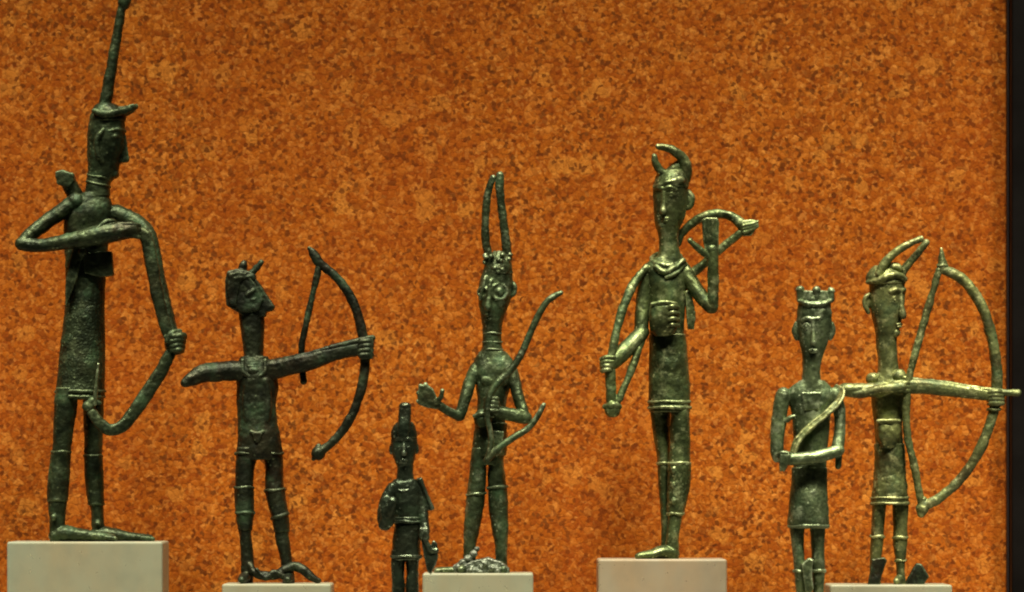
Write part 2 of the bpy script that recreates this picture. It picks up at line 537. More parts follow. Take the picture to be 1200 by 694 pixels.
s.ell(114, 614, 3.5, 3.4, 3.8, 3)
body = F.part('body', s)
# helmet with upturned visor and long plume
s = Shape()
s.loft([(121, 117, 131, 8), (124, 112, 138, 13), (130, 107.5, 146, 17), (138, 105.5, 147.5, 18.5), (142, 106, 147, 18.2)])
h = F.part('helmet', s)
s = Shape()
s.tube([(112, 131, -16, 3), (122, 134.5, -19, 4), (136, 134, -17, 4.2), (150, 129.5, -9, 4.2), (160, 124.5, 0, 3), (150, 129.5, 9, 4.2), (136, 134, 17, 4)], flat=0.8)
s.poly([(122, 128), (148, 125), (158, 122.5), (159, 126), (148, 131), (125, 135)], -9, 9)
F.part('visor', s, h)
s = Shape()
s.tube([(123, 124, 0, 7.5), (127, 100, 0, 6.6), (134, 60, 0, 5.6), (140, 25, 0, 4.8), (143, 8, 0, 4.6)])
s.tube([(143.5, 10, 0, 4.6), (145, 6, 0, 6.8), (146.5, -2, 0, 7.2), (147.5, -8, 0, 5)])
F.part('plume', s, h)
# collar rings
s = Shape()
s.ring(116.5, 208, 0, 13.6, 12.8, 1.6, tilt=-3)
s.ring(115, 216, 0, 13.6, 12.8, 1.5, tilt=-3)
F.part('collar', s)
# tunic with pebbled cast surface
s = Shape()
s.loft([(335, 78.5, 122, 17), (362, 76.2, 122.4, 19.6), (400, 72, 122.8, 22.5), (430, 69, 122.6, 24), (452, 66.5, 122.6, 25), (461, 65.5, 122.6, 25.5), (466, 66, 122, 25)])
t = F.part('tunic', s, rough=0.7, rscale=2.4, smooth=3)
s = Shape()
s.ring(94, 459, 0, 28.8, 25.6, 1.8)
s.ring(94, 465.5, 0, 28.4, 25.3, 1.8)
F.part('hem', s, t)
# breast guard and dagger
s = Shape()
s.poly([(100, 298), (132, 296), (134, 323), (120, 325), (101, 321)], -22, -4)
F.part('breast_guard', s)
s = Shape()
s.poly([(88, 292), (101, 291), (104, 297), (97, 306), (92, 326), (83, 350), (79, 362), (79.5, 330)], -23, -17)
s.ell(99, 297, -24, 5, 4.5, 4)
F.part('dagger', s)
# quiver behind the shoulder
s = Shape()
s.tube([(98, 262, 10, 9), (89, 232, 6, 9.5), (78, 211, 0, 8.5)], ex=2.6)
s.poly([(66, 202), (74, 200), (80, 203), (86, 204), (87, 213), (80, 220), (68, 216)], -8, 10)
F.part('quiver', s)
# bow
s = Shape()
s.tube([(152, 275, -26, 4), (164, 273, -26, 6), (173, 279, -25, 7.2), (178, 300, -24, 7), (186, 345, -24, 6.8), (196, 385, -22, 6.2), (204, 404, -20, 6),
        (196, 425, -20, 7), (178, 455, -21, 7.6), (160, 482, -23, 7.6), (146, 499, -26, 7), (132, 504, -29, 6.4), (119, 496, -31, 6), (111, 484, -32, 5.5)], flat=0.75, ex=3.0)
s.ell(107, 476, -32, 8, 6, 6, 25)
s.tube([(104, 477, -33, 3.6), (112, 470, -34, 3.6), (120, 473, -33, 2.4)])
bow = F.part('bow', s)
s = Shape()
s.tube([(114.5, 474, -36, 2.0), (116, 455, -38, 1.8), (118.5, 428, -38, 1.2)])
F.part('bowstring', s, bow, voxel=0.5, smooth=2, rough=0.1, mat=BR[6])  # paler bronze puts the bright glint along the string into its colour
# greaves
for (l, r_, dd, y0, y1) in ((58, 83, -10, 529, 586), (99, 119.5, 12, 533, 590)):
    s = Shape()
    if dd < 0:
        s.loft([(529, 62, 84, 12.8), (545, 59.2, 82.8, 12.8), (565, 57.2, 81.8, 13.7), (587, 57.2, 79.8, 11.8)], d=dd)
        s.ring(72.8, 530, dd, 10.6, 12.6, 1.3); s.ring(68.5, 586, dd, 11.2, 11.6, 1.1)
    else:
        s.loft([(533, 97.8, 118.8, 12.8), (556, 98.3, 119.8, 12.7), (580, 100.3, 120.8, 11.6), (592, 102.5, 120.8, 10.5)], d=dd)
        s.ring(108.3, 534, dd, 10.4, 12.6, 1.3); s.ring(111.5, 591, dd, 9.2, 10.4, 1.1)
    F.part('greave', s)

# ------------------------------------------------------------------ figure 2: dark archer drawing to the right
z = pedestal('low pale block under the dark brown archer with turned head', 260, 391.5, 684.5, 0.0, 0.018, GREYGREEN)
F = Figure('bronze_archer', 'dark brown bronze archer with head turned to the right, second from left', GRP, 305, z, 0.0, BR[2])
B = F.base
s = Shape()
s.loft([(352, 278, 309, 12), (366, 279.5, 310, 12.5), (380, 281.5, 309.5, 12.5), (400, 284.5, 309, 12.5), (420, 286, 308.5, 13)])
s.poly([(270, 320), (282, 317), (297, 323), (304, 333), (322, 360), (319.5, 363.5), (312, 365.5), (311, 371), (290, 372), (276, 364), (267, 357), (266, 336)], -11, 11)
s.poly([(274, 324), (292, 324), (300, 334), (309, 352), (304, 364), (284, 366), (272, 356)], -15, 15)
for q in (-1, 1):
    s.tube([(305, 338, q * 6, 1.8), (298, 341, q * 14, 2.3), (290, 346, q * 15.5, 1.6)])
    s.tube([(307, 348, q * 9, 0.9), (302, 350, q * 13, 2.2), (296, 352, q * 15.2, 0.9)])
# torso
s.loft([(418, 282, 314, 13), (428, 278, 320, 16), (440, 277, 324, 18), (455, 278, 326, 18), (472, 278, 323, 17), (495, 279, 325, 17), (515, 279, 329, 18), (528, 278, 330.5, 18), (538, 279, 331, 16)])
s.tube([(301.5, 448, -15.5, 3), (302, 470, -15, 2.6), (302, 498, -15, 2.4)])
for q in (-1, 1):
    s.tube([(302 + q * 9, 446, -14, 4), (302 + q * 12, 462, -12, 5), (302 + q * 11, 492, -12.5, 4)])
# upper arm stub, drawn elbow
s.tube([(288, 435, -4, 11.5), (265, 435.5, -10, 11), (240, 438, -18, 10.5), (226, 445, -24, 8), (219, 449, -27, 5.5)])
# bow arm
s.tube([(310, 436, -2, 12), (330, 431, -6, 11.5), (360, 424, -10, 10.5), (395, 414, -12, 8.5), (418, 409, -12, 8), (428, 407, -12, 8.5)], ex=2.8)
s.poly([(421, 397), (436, 394), (438, 400), (437, 421), (422, 421)], -22, -3)
for i in range(4):
    s.tube([(423, 401 + i * 5.4, -20.5, 2.5), (431, 400 + i * 5.4, -21.5, 2.7), (436.5, 400.5 + i * 5.3, -16, 2.6)])
# legs
s.loft([(525, 278, 306, 15), (540, 277, 300, 13), (560, 276.5, 297.5, 12), (575, 276, 296, 12), (600, 277, 297, 12.5), (614, 279, 296, 11), (625, 281, 294, 9), (645, 282, 296, 8.5), (662, 283, 297.5, 8), (B + .6, 282, 296, 9)], d=-2)
s.loft([(525, 303, 331, 15), (540, 310, 331, 13), (560, 311, 331.5, 12), (575, 311.5, 332.5, 12), (600, 317, 336, 12.5), (614, 320, 338, 11), (626, 322, 338, 9), (645, 326, 340.5, 8.5), (662, 330, 343, 8), (B + .6, 332, 345, 9)], d=2)
s.tube([(288, B - 7, -4, 7.5), (286, B - 6, -16, 6.2), (285, B - 4.5, -28, 4.5)], flat=0.9)
s.tube([(338, B - 7, 0, 7.2), (338, B - 6, -10, 6), (338, B - 4.5, -20, 4.5)], flat=0.9)
body = F.part('body', s)
# twisted strap between the feet
s = Shape()
s.tube([(293, B - 22, -8, 3.5), (300, B - 12, -12, 5), (312, B - 9, -12, 5), (325, B - 10, -10, 4.5), (336, B - 17, -8, 4.5), (346, B - 20, -6, 5), (357, B - 15, -8, 5.5), (366, B - 7, -10, 4.5), (374, B - 3, -10, 3)])
s.tube([(302, B - 16, -15, 2.6), (312, B - 6, -16, 3), (322, B - 13, -14, 2.8), (332, B - 8, -12, 3)])
F.part('foot_strap', s)
# helmet
s = Shape()
s.poly([(268, 319), (278, 315.5), (290, 318), (299, 322), (300, 328), (285, 333), (281, 348), (280, 362), (274, 363), (266, 358), (264.5, 344), (265, 330)], -14, 14)
s.poly([(270, 322), (280, 319), (290, 321), (283, 331), (279, 346), (277, 358), (270, 357), (268, 340)], -17, 17)
s.tube([(283, 320, -4, 5), (285, 312, -4, 4.6), (286, 309, -4, 3.6)])
s.tube([(268, 329, -11, 1.8), (280, 327, -16.5, 1.8), (296, 324, -13, 1.8)])
h = F.part('helmet', s, smooth=14)
s = Shape()
s.tube([(282, 325, -8, 3.4), (294, 321, -9, 3.6), (302, 314, -9, 3.6), (306.5, 308, -9, 3)])
F.part('horn', s, h)
# collar pendant
s = Shape()
s.ring(298, 424, 0, 13, 15, 2.6, rise=-6)
s.ell(298, 435, -15.5, 7, 5, 3.5)
s.ell(298, 446, -15.5, 5, 4.5, 3)
s.tube([(285, 423, -12, 2.4), (286, 436, -15.5, 2.6), (293, 442, -16, 2.4)])
s.tube([(311, 423, -12, 2.4), (311, 436, -15.5, 2.6), (304, 442, -16, 2.4)])
F.part('collar', s, smooth=6)
# loin cloth
s = Shape()
s.tube([(295, 506, -17, 1.8), (302, 508.5, -18, 2.4), (309, 506, -17, 1.8)])
s.poly([(297, 508), (308, 508), (305, 517), (302, 520), (299, 516)], -20, -14)
F.part('loin_pouch', s, smooth=6)
# raised bands round the hips and knees
for px, py, dd, rx, rd in ((288.5, 531.5, -1, 12, 15), (320, 531.5, 1, 11.5, 15)):
    F.part('hip_band', Shape().ring(px, py, dd, rx, rd, 1.6))
for px, dd, dx in ((286, -2, 0), (322, 2, 4.8)):
    s = Shape()
    if dd < 0:
        s.loft([(571, 275.2, 297, 12.8), (585, 275.4, 297.2, 13.2), (601, 276.4, 297.6, 13), (621, 279.6, 295.4, 10.4)], d=dd)
        s.ring(286, 571.5, dd, 10.8, 12.8, 1.6); s.ring(287, 601, dd, 10.8, 13.2, 1.5)
    else:
        s.loft([(574, 310.8, 333.4, 12.8), (586, 313, 334.6, 13.2), (604, 317.4, 337.4, 13), (623, 321, 338.8, 10.4)], d=dd)
        s.ring(322, 574.5, dd, 11.2, 12.8, 1.6, tilt=1); s.ring(327.4, 605, dd, 10.2, 13.2, 1.5, tilt=3)
    F.part('greave', s)
# bow, string and arrow
s = Shape()
s.tube([(363, 292, -12, 2.2), (368, 298, -12, 5.2), (375, 309, -12, 5.6), (389, 320, -12, 4.6), (402, 334, -12, 4.8), (413, 352, -12, 5.2), (421, 374, -12, 5.4), (426, 396, -12, 5.4), (428.5, 422, -12, 5.4),
        (424.5, 452, -12, 5.4), (416, 480, -12, 5.2), (404, 502, -12, 5), (388, 520, -12, 4.8), (377, 529, -12, 4.8)], flat=0.8)
s.ell(373.5, 531.5, -12, 8, 8, 7, 40)
s.tube([(374, 524, -12, 3), (368, 538, -12, 2.4)])
bow = F.part('bow', s)
s = Shape()
s.tube([(374.5, 312, -12, 3.6), (367, 345, -11, 3.6), (358, 385, -10, 3.4), (354, 406, -8, 3.4), (354, 430, -4, 3.2), (356, 447, -4, 3.6)])
F.part('bowstring', s, bow)
s = Shape()
s.tube([(350, 418, -15, 2), (380, 411, -16, 3.2), (410, 402.5, -17, 3.4), (437, 396.5, -16, 3.4)])
F.part('arrow', s)

# ------------------------------------------------------------------ figure 3: small glossy warrior in front
D3 = -0.062
z = pedestal('small block out of sight below the little glossy warrior', 428, 528, 742, D3, 0.020, GREYGREEN)
F = Figure('bronze_warrior', 'smallest glossy black bronze warrior with upright crest, cut off by the lower edge', GRP, 475, z, D3, BR[3])
B = F.base
s = Shape()
s.loft([(496, 466, 484, 8), (503, 461, 486.5, 12), (516, 458.5, 488.5, 14), (528, 459, 488, 14), (540, 463, 485, 12.5), (548, 466, 484, 10), (556, 465.5, 484, 9.5), (566, 464, 486, 10)])
s.face(473.5, 0, 13.5, 13.8, 0, 515, 526, 533, 540, 0.8, 2.2, 2.2, 2.0)
s.ell(459, 526, 0, 2.5, 6, 4); s.ell(488, 526, 0, 2.5, 6, 4)
s.loft([(562, 462, 488, 9), (570, 456, 492, 12), (585, 460, 493, 13), (600, 462, 493, 13), (614, 463, 492, 12.5), (635, 461, 491, 13), (652, 461, 491, 13)])
# arms
s.tube([(460, 572, -2, 7), (453, 588, -4, 7.5), (450, 606, -8, 7.5), (452, 614, -12, 7)])
s.tube([(451, 614, -12, 7), (456, 600, -19, 6.5), (460, 588, -22, 5.5)])
s.tube([(488, 570, 0, 6.5), (494, 585, 0, 6), (496, 605, -4, 5.5), (498, 622, -10, 5.5)])
for i in range(3):
    s.tube([(494 + i * 3, 620, -15, 2), (494.5 + i * 3, 627, -15, 2.2), (495 + i * 3, 631, -12, 1.8)])
# legs
s.loft([(645, 459, 476, 11), (665, 459, 474, 10), (690, 460, 474, 9), (715, 461, 473, 8), (735, 462, 472, 7.5), (B + .6, 461, 473, 8)])
s.loft([(645, 474, 491, 11), (665, 476, 490.5, 10), (690, 476, 490, 9), (715, 477, 489, 8), (735, 478, 488, 7.5), (B + .6, 477, 489, 8)])
s.tube([(467, B - 5, -4, 5.5), (466, B - 4, -16, 4.5), (466, B - 3, -24, 3)])
s.tube([(483, B - 5, -4, 5.5), (484, B - 4, -16, 4.5), (484, B - 3, -24, 3)])
F.part('body', s, voxel=0.65, rough=0.35, rscale=5)
s = Shape()
s.loft([(495, 466, 483, 9), (500, 461, 486.5, 13), (508, 458.6, 488.6, 14.4), (513, 458.8, 488.4, 14.2)])
h = F.part('helmet', s, voxel=0.65, rough=0.3)
s = Shape()
s.tube([(473, 510, -11, 6.8), (474, 496, -10, 7), (474.6, 480, -7, 7)], flat=0.9, ex=3)
s.ell(474.8, 476.5, -7, 7, 5, 6.5)
F.part('crest', s, h, voxel=0.65, rough=0.3)
s = Shape()
s.ring(474, 569, -1, 11, 11.2, 1.9, rise=-6)
F.part('collar', s, voxel=0.6, rough=0.2)
s = Shape()
s.poly([(489, 561), (494, 560), (508, 594), (505.5, 598), (499, 597)], -6, 2)
s.tube([(493, 562, -7, 2), (506.5, 595, -7, 2)])
F.part('dagger', s, voxel=0.65, rough=0.2)
s = Shape()
s.loft([(606, 461.5, 493.5, 14), (616, 462, 493.5, 14), (630, 461, 492.5, 14.5), (648, 460, 492, 15), (653, 459, 492.5, 15.5), (656, 460, 491.5, 15)])
t = F.part('tunic', s, voxel=0.65, rough=0.3)
F.part('belt', Shape().ring(477.5, 611.5, 0, 16.3, 14.3, 2.2), t, voxel=0.65, rough=0.2)
F.part('hem', Shape().ring(475.8, 652, 0, 16.8, 15.6, 1.8), t, voxel=0.65, rough=0.2)
s = Shape()
s.poly([(492, 619), (497, 620), (504, 642), (508, 634), (512, 637), (513, 652), (505, 673), (501, 668)], -13, -6)
s.tube([(494, 620, -14, 2), (504, 643, -14, 2.4), (512, 645, -13, 2.2)])
F.part('sword', s, voxel=0.65, rough=0.3)
s = Shape()
s.ell(455, 599, -19, 8.5, 19, 4.5, 8)
s.ell(456, 594, -23, 4, 5, 3)
F.part('shield', s, voxel=0.65, rough=0.4)

# ------------------------------------------------------------------ figure 4: horned warrior with wide open hand
z = pedestal('middle pale block under the big-eyed figurine with tall horns', 495, 625, 672, 0.0, 0.018, GREYGREEN)
F = Figure('bronze_archer', 'green bronze figurine with two tall upright horns, ringed eye and raised open hand', GRP, 575, z, 0.0, BR[4])
B = F.base
s = Shape()
s.loft([(296, 577, 592, 8), (303, 571, 598, 13), (318, 566, 600, 16), (336, 561.5, 600.5, 17.5), (352, 561, 598, 17), (366, 563, 592, 15), (380, 565.5, 588.5, 13), (392, 566, 587.5, 12), (405, 565, 588, 12), (416, 562, 591, 12)])
# ringed eyes and snub nose
def ring_at(s, cx, cy, d, r, tr, slope):
    pts = []
    for k in range(25):
        a = 2 * math.pi * k / 24
        pts.append((cx + r * math.cos(a), cy + r * math.sin(a), d + slope * r * math.cos(a), tr))
    s.tube(pts, smooth=False, cap=False, n=8)
ring_at(s, 585, 342.5, -15.8, 9, 1.6, 0.25)
s.ell(585, 342.5, -15.5, 5, 5, 3.2)
s.tube([(569, 325, -13, 1.6), (566.5, 337, -14.5, 2), (563, 350, -11, 1.6)])
ring_at(s, 566, 343, -12, 5.5, 1.2, -1.0)
s.tube([(575, 330, -17, 2.2), (573, 348, -18.5, 2.6), (572, 361, -20, 3.6)])
s.ell(573, 370, -12.5, 4.5, 1.8, 3.2); s.ell(574, 375, -11.5, 4, 1.8, 3)
s.tube([(599, 330, -2, 2), (603, 336, -3, 2.2), (602.5, 344, -3, 2.2), (598, 348, -2, 2)])
# torso
s.loft([(412, 562, 592, 12), (422, 556, 600, 14), (434, 554, 605, 16), (448, 557, 600, 16), (466, 560, 594, 15), (485, 559, 592, 15), (503, 557, 592, 15), (520, 554, 592, 15), (538, 553, 590, 14), (545, 553, 589, 13)])
s.ell(572, 447, -14, 8, 6, 3); s.ell(589, 446, -13.5, 7, 6, 3)
# viewer's left arm with big open hand
s.tube([(558, 432, -2, 7.5), (551, 448, -6, 7), (544, 470, -12, 6.5), (539, 488, -16, 5.5)])
s.tube([(539, 488, -16, 5.6), (528, 484, -22, 5), (516, 476, -26, 5)])
s.poly([(519, 476), (512, 466), (508, 457), (500, 451.5), (492, 453), (490, 464), (491, 474), (500, 478), (512, 480)], -31, -24)
for a in ((503, 463, 499, 451.5), (500, 466, 493.5, 453), (499, 470, 490.5, 461), (500, 474, 490.5, 471)):
    s.tube([(a[0], a[1], -28, 3.2), (a[2], a[3], -29, 2.2)])
s.tube([(512, 472, -30, 3.2), (517, 466, -33, 2.8), (519, 459, -34, 2.3)])
# viewer's right arm, bent, forearm across the waist
s.tube([(599, 435, -2, 7.5), (604, 452, -6, 6.8), (610, 474, -12, 6.4), (616, 489, -16, 6)])
s.tube([(616, 490, -16, 7.2), (602, 487, -21, 7.6), (586, 483, -24, 7.2), (577, 480, -26, 7)])
s.ell(577, 475, -26, 9, 9, 8)
for i in range(4):
    s.tube([(583, 468 + i * 4.6, -32, 2), (574, 467 + i * 4.8, -35, 2.2), (568, 468 + i * 4.8, -30, 2)])
# legs
s.loft([(525, 553, 575, 13), (540, 552, 570.5, 12.5), (560, 550, 569, 12), (578, 547.5, 568, 12), (592, 546, 567, 12), (610, 545, 564, 11), (625, 543.5, 560.5, 10), (642, 543.5, 557, 8.5), (658, 543, 557, 8), (B + .6, 542, 558, 9)], d=-2)
s.loft([(525, 570, 592, 13), (540, 572, 590, 12.5), (556, 572, 591, 12), (570, 572.5, 593, 12), (600, 573, 595.5, 12), (620, 577, 595, 11), (638, 580, 594.5, 9), (655, 581, 594, 8), (B + .6, 580, 595, 9)], d=2)
s.tube([(550, B - 6, -4, 6.5), (545, B - 5, -18, 5.5), (541, B - 4, -30, 4)])
s.tube([(587, B - 6, 0, 6.5), (588, B - 5, -14, 5.5), (590, B - 4, -26, 4)])
body = F.part('body', s, rough=0.6, rscale=6)
s = Shape()
s.loft([(295, 578, 591, 7), (301, 573, 597, 12), (312, 569, 600, 16.5), (321, 567, 600.5, 17.5)])
for k in range(12):
    a = R(random.uniform(-80, 80))
    s.ell(583 + 15 * math.sin(a), random.uniform(298, 318), -15.5 * math.cos(a), 3.2, 2.6, 3)
h = F.part('cap', s, rough=0.9, rscale=4)
for pts in ([(574, 303, 0, 4.6), (570, 286, -1, 4.4), (568.8, 262, -2, 4.3), (570.5, 235, -2, 4), (573.5, 220, -2, 3.8), (577.5, 209, -2, 3.4)],
            [(595, 303, 0, 5.2), (593, 285, -1, 5.2), (590, 262, -2, 4.9), (587, 236, -2, 4.6), (585.5, 220, -2, 4.6), (586, 206, -2, 4.2)]):
    F.part('horn', Shape().tube(pts), h, rough=0.6, rscale=4)
s = Shape()
for yy, rr in ((391, 11.5), (401, 12), (410, 13)):
    s.ring(577, yy, 0, rr - 0.8, 11.8, 1.5)
F.part('collar', s, rough=0.2, grow=0.2)
s = Shape()
s.ell(566, 491, -20, 10.5, 11.5, 9)
s.tube([(556, 488, -26, 1.8), (566, 485, -29.5, 2), (577, 488, -27, 1.8)])
F.part('pouch', s)
s = Shape()
s.loft([(496, 557, 594, 16.5), (510, 555.5, 593.5, 17), (524, 553.5, 593.5, 17), (534, 553, 592.5, 16.5)])
s.poly([(578, 505), (590, 506), (588, 530), (582, 536), (577, 525)], -21, -12)
F.part('loincloth', s)
s = Shape()
s.tube([(657, 344.5, -30, 2.6), (649, 348.5, -30, 3.6), (639, 357, -30, 3.9), (628, 376, -30, 3.9), (617, 402, -31, 4), (608, 421, -32, 4.2), (597, 436, -33, 4.4), (584, 449, -34, 4.4), (574.5, 463, -35, 4.4), (571, 479, -36, 4.2)])
bow = F.part('bow', s, rough=0.2, grow=0.1, wob=0.5)
s = Shape()
s.tube([(571, 478, -36, 3.6), (571.5, 492, -36, 3.2), (575, 508, -35, 3.2), (575.5, 522, -35, 3.2), (571, 540, -35, 3.6)])
s.tube([(571, 539, -35, 4.2), (584, 526, -35, 4), (602, 513, -34, 4.1), (618, 503, -33, 4), (629, 490, -32, 3.6), (637, 475, -31, 2.6)])
F.part('lower_limb', s, bow, rough=0.2, grow=0.1, wob=0.5)
for px, py, dd, rx, rd in ((583, 571, 2, 11, 12.6), (558, 579, -2, 10.8, 12.6)):
    F.part('knee_band', Shape().ring(px, py, dd, rx, rd, 1.6, tilt=1))
# corroded lump at the feet
s = Shape()
for k in range(60):
    px = random.uniform(548, 590)
    hgt = 11 * max(0.1, 1 - ((px - 570) / 25) ** 2)
    s.ell(px, B - random.uniform(1, 1 + hgt), random.uniform(-28, 6), random.uniform(3, 5.5), random.uniform(2.4, 4.4), random.uniform(3, 5.5), random.uniform(0, 180))
s.poly([(540, B + .5), (542, B - 8), (556, B - 14), (572, B - 17), (588, B - 12), (596, B - 5), (596, B + .5)], -26, 12)
for a in ((534, 4, 4), (538, 7, 5), (543, 11, 5.5), (549, 16, 5.5), (555, 22, 4.5), (559, 28, 3)):
    s.ell(a[0], B - a[1], -14, a[2], a[2] * 0.9, a[2])
F.part('corroded_lump', s, rough=1.1, rscale=3.0, smooth=7, mat=CRUST, label='pale crusty corrosion and casting lump round the feet')
s = Shape()
s.tube([(512, B - 2.6, -10, 3), (526, B - 3, -10, 3.4), (545, B - 3, -10, 3.6)], flat=2)
F.part('foot_plate', s)

# ------------------------------------------------------------------ figure 5: tall archer, bow over the shoulder
z = pedestal('beige block under the tall archer with bow over its shoulder', 699, 852, 655.5, 0.0, 0.020, BEIGE)
F = Figure('bronze_archer', 'tall olive bronze archer with curled horns, one hand raised, bow over its shoulder', GRP, 785, z, 0.0, BR[5])
B = F.base
s = Shape()
s.loft([(200, 772, 802, 11), (210, 768, 806, 16), (225, 766, 806, 18.5), (240, 766, 805, 18.5), (255, 767, 802, 17), (266, 769, 797, 15.5), (274, 771.5, 795, 13.5), (285, 772.5, 794.5, 12), (296, 772, 796, 12), (306, 766, 800, 13)])
s.face(786, 0, 18.5, 18, -26, 222, 231, 251, 257, 0.9, 3.5, 3.4, 2.8)
s.ell(778, 265, -10, 6, 5, 5)
s.tube([(806, 225, 0, 3.4), (810.5, 232, 0, 3.2), (809, 241, 0, 3.4), (804, 244, 0, 3)])
s.ell(806, 234, 0, 4, 8, 4)
s.loft([(302, 765, 799, 12), (312, 756, 804, 15), (325, 757, 806, 17), (345, 760, 804, 17), (370, 762, 802, 16), (395, 762, 802, 16), (430, 763, 806, 17), (470, 763, 807, 18), (482, 764, 806, 17)])
# viewer's left arm
s.tube([(760, 317, 0, 8.5), (755, 340, -2, 8), (752, 368, -6, 8), (751, 390, -12, 8)])
s.tube([(752, 390, -12, 8.2), (741, 402, -19, 9), (726, 417, -26, 9.5), (714, 427, -30, 9)])
s.ell(712.5, 428, -31, 10, 9.5, 9)
for i in range(4):
    s.tube([(718 - i * 1.2, 420 + i * 4.8, -37, 2.4), (710 - i * 0.5, 420 + i * 4.8, -38, 2.7), (704.5 + i * 0.3, 422 + i * 4.5, -33, 2.5)])
# viewer's right arm, raised flat hand
s.tube([(800, 316, 0, 9), (810, 331, -5, 8.6), (822, 349, -11, 8), (832, 361, -15, 7)])
s.tube([(834, 361, -15, 6.8), (835, 335, -18, 6.3), (834.5, 306, -20, 6.2), (833.5, 294, -20, 6.8)])
s.poly([(827, 301), (824, 285), (822, 259), (827, 256.5), (839, 257), (841, 262), (840.5, 285), (840, 303)], -24, -17)
for i in range(4):
    s.tube([(826.5 + i * 3.6, 284, -22, 2.2), (825 + i * 4.4, 268, -22.5, 2.3), (824.5 + i * 4.7, 259.5, -22.5, 2.1)])
s.tube([(828, 301, -22, 3.8), (818, 293, -26, 3.4), (807.5, 283.5, -28, 2.8)])
# legs
s.loft([(475, 763, 787, 14), (487, 763, 786, 13), (515, 767, 785, 12), (541, 771, 785, 11), (571, 772.5, 784.5, 11), (600, 775, 786, 8), (628, 776, 786, 7), (B + .6, 774, 788, 8)], d=10)
s.loft([(475, 785, 806, 9), (487, 786, 807.5, 10.5), (515, 785.5, 808, 12), (541, 784, 808, 12.5), (565, 783, 807, 13), (585, 783, 804, 12), (602, 783.5, 799.5, 9), (628, 781, 795, 8), (640, 779, 795, 8.5), (B + .6, 778, 795, 9)], d=-8)
s.tube([(788, B - 7, -8, 7.2), (776, B - 8.5, -12, 7.4), (764, B - 5.5, -17, 5.6), (752, B - 4, -22, 4.2), (747, B - 3, -24, 3.4)], flat=1.4)
s.tube([(782, B - 6, 10, 6.5), (772, B - 6, 8, 6), (760, B - 4.5, 4, 5)], flat=1.3)
body = F.part('body', s, voxel=0.62, smooth=4, rough=0.22, wob=0.9)
# cap with curled horns
s = Shape()
s.loft([(199, 775, 801, 10), (205, 770, 805.5, 15), (214, 766.5, 807, 18.8), (220, 765.5, 807, 19.5)])
s.tube([(767, 220, -8, 2), (776, 217, -16, 2.4), (790, 213, -18, 2.6), (803, 219, -10, 2)])
s.ell(794, 212, -14, 8, 5.5, 6)
h = F.part('cap', s)
F.part('horn', Shape().tube([(800, 212, 0, 7.6), (804, 199, -2, 6.8), (800, 186, -4, 5.8), (790, 178, -7, 4.7), (780, 174, -9, 4), (771, 172.5, -10, 3.4)]), h)
F.part('horn', Shape().tube([(784, 207, -6, 6), (775, 202, -7, 5), (768.5, 193, -8, 4.4), (766.5, 184, -9, 3.4)]), h)
F.part('crest', Shape().tube([(782, 203, -2, 4), (790, 199, 0, 7), (797, 193, 2, 6)]), h)
# collar and breast pouch
s = Shape()
s.ring(781, 304, 0, 17, 14, 4.0, rise=-8)
s.tube([(800, 306, -8, 3.6), (790, 315, -15, 3.8), (778, 320, -17, 3.6), (768, 314, -13, 3.4)])
s.tube([(803, 310, -6, 2.4), (792, 321, -16, 2.4), (780, 326, -18, 2)])
F.part('collar', s)
s = Shape()
s.loft([(356, 763, 792, 11, -17), (361, 761, 793.5, 14, -18), (374, 760.5, 794.5, 15, -18), (386, 762, 792, 14, -17), (394, 768, 787, 8, -14)], ex=2.8)
s.tube([(763, 357.5, -29, 2.2), (778, 356, -31, 2.2), (791, 357.5, -29, 2.2)])
p = F.part('chest_pouch', s)
s = Shape()
for i in range(4):
    s.tube([(781, 363 + i * 7, -31, 1.4), (787, 360.5 + i * 7, -33, 2.4), (794, 361.5 + i * 7, -27, 2.2)])
F.part('tassels', s, p)
s = Shape()
s.poly([(803, 342), (809, 341), (814.5, 368), (813, 386), (806, 386)], -8, 4)
F.part('quiver', s)
# tunic
s = Shape()
s.loft([(392, 761.2, 803, 17), (410, 761, 804.5, 17.8), (438, 761, 807, 18.8), (465, 760.5, 808.5, 20), (478, 760.5, 808.8, 20.4), (483, 761.5, 808, 20)])
s.ell(784, 428, -13, 14, 14, 7)
t = F.part('tunic', s, rough=0.4, rscale=4)
s = Shape()
s.ring(784.6, 471, 0, 24.2, 20.5, 1.8); s.ring(784.6, 478, 0, 24.4, 20.8, 2.0)
F.part('hem', s, t)
# staff bow hanging from the fist
s = Shape()
s.tube([(757, 314, -8, 4), (744, 330, -14, 5), (733, 352, -20, 5), (725, 376, -26, 5), (719.5, 400, -31, 5), (716, 420, -34, 5)], flat=0.9)
s.tube([(714.5, 434, -32, 6), (715, 455, -31, 6), (716, 476, -30, 6)])
s.tube([(752, 396, -14, 4), (747, 413, -20, 4), (736, 442, -26, 4.2), (724, 470, -30, 4.2)])
s.tube([(708.5, 477, -30, 3), (717, 475, -37, 3.2), (725.5, 477, -30, 3)])
s.ell(717, 482, -30, 9, 7.5, 8)
F.part('sling', s)
for py, rx, dd, rd, px in ((543, 12.4, -8, 12.9, 796), (602, 8.6, -8, 9.6, 791.5)):
    F.part('greave_band', Shape().ring(px, py, dd, rx, rd, 1.6))
F.part('greave_band', Shape().ring(778, 543, 10, 7.4, 11.4, 1.5))
s = Shape()
s.loft([(543, 783, 809, 13.4), (565, 782, 808, 13.8), (585, 782, 805, 12.8), (601, 782.6, 800.4, 10)], d=-8)
for k in range(5):
    s.ell(789 + (k % 2) * 6, 551 + k * 9, -19.6, 3, 4, 2.2)
F.part('greave', s, rough=0.8, rscale=4)
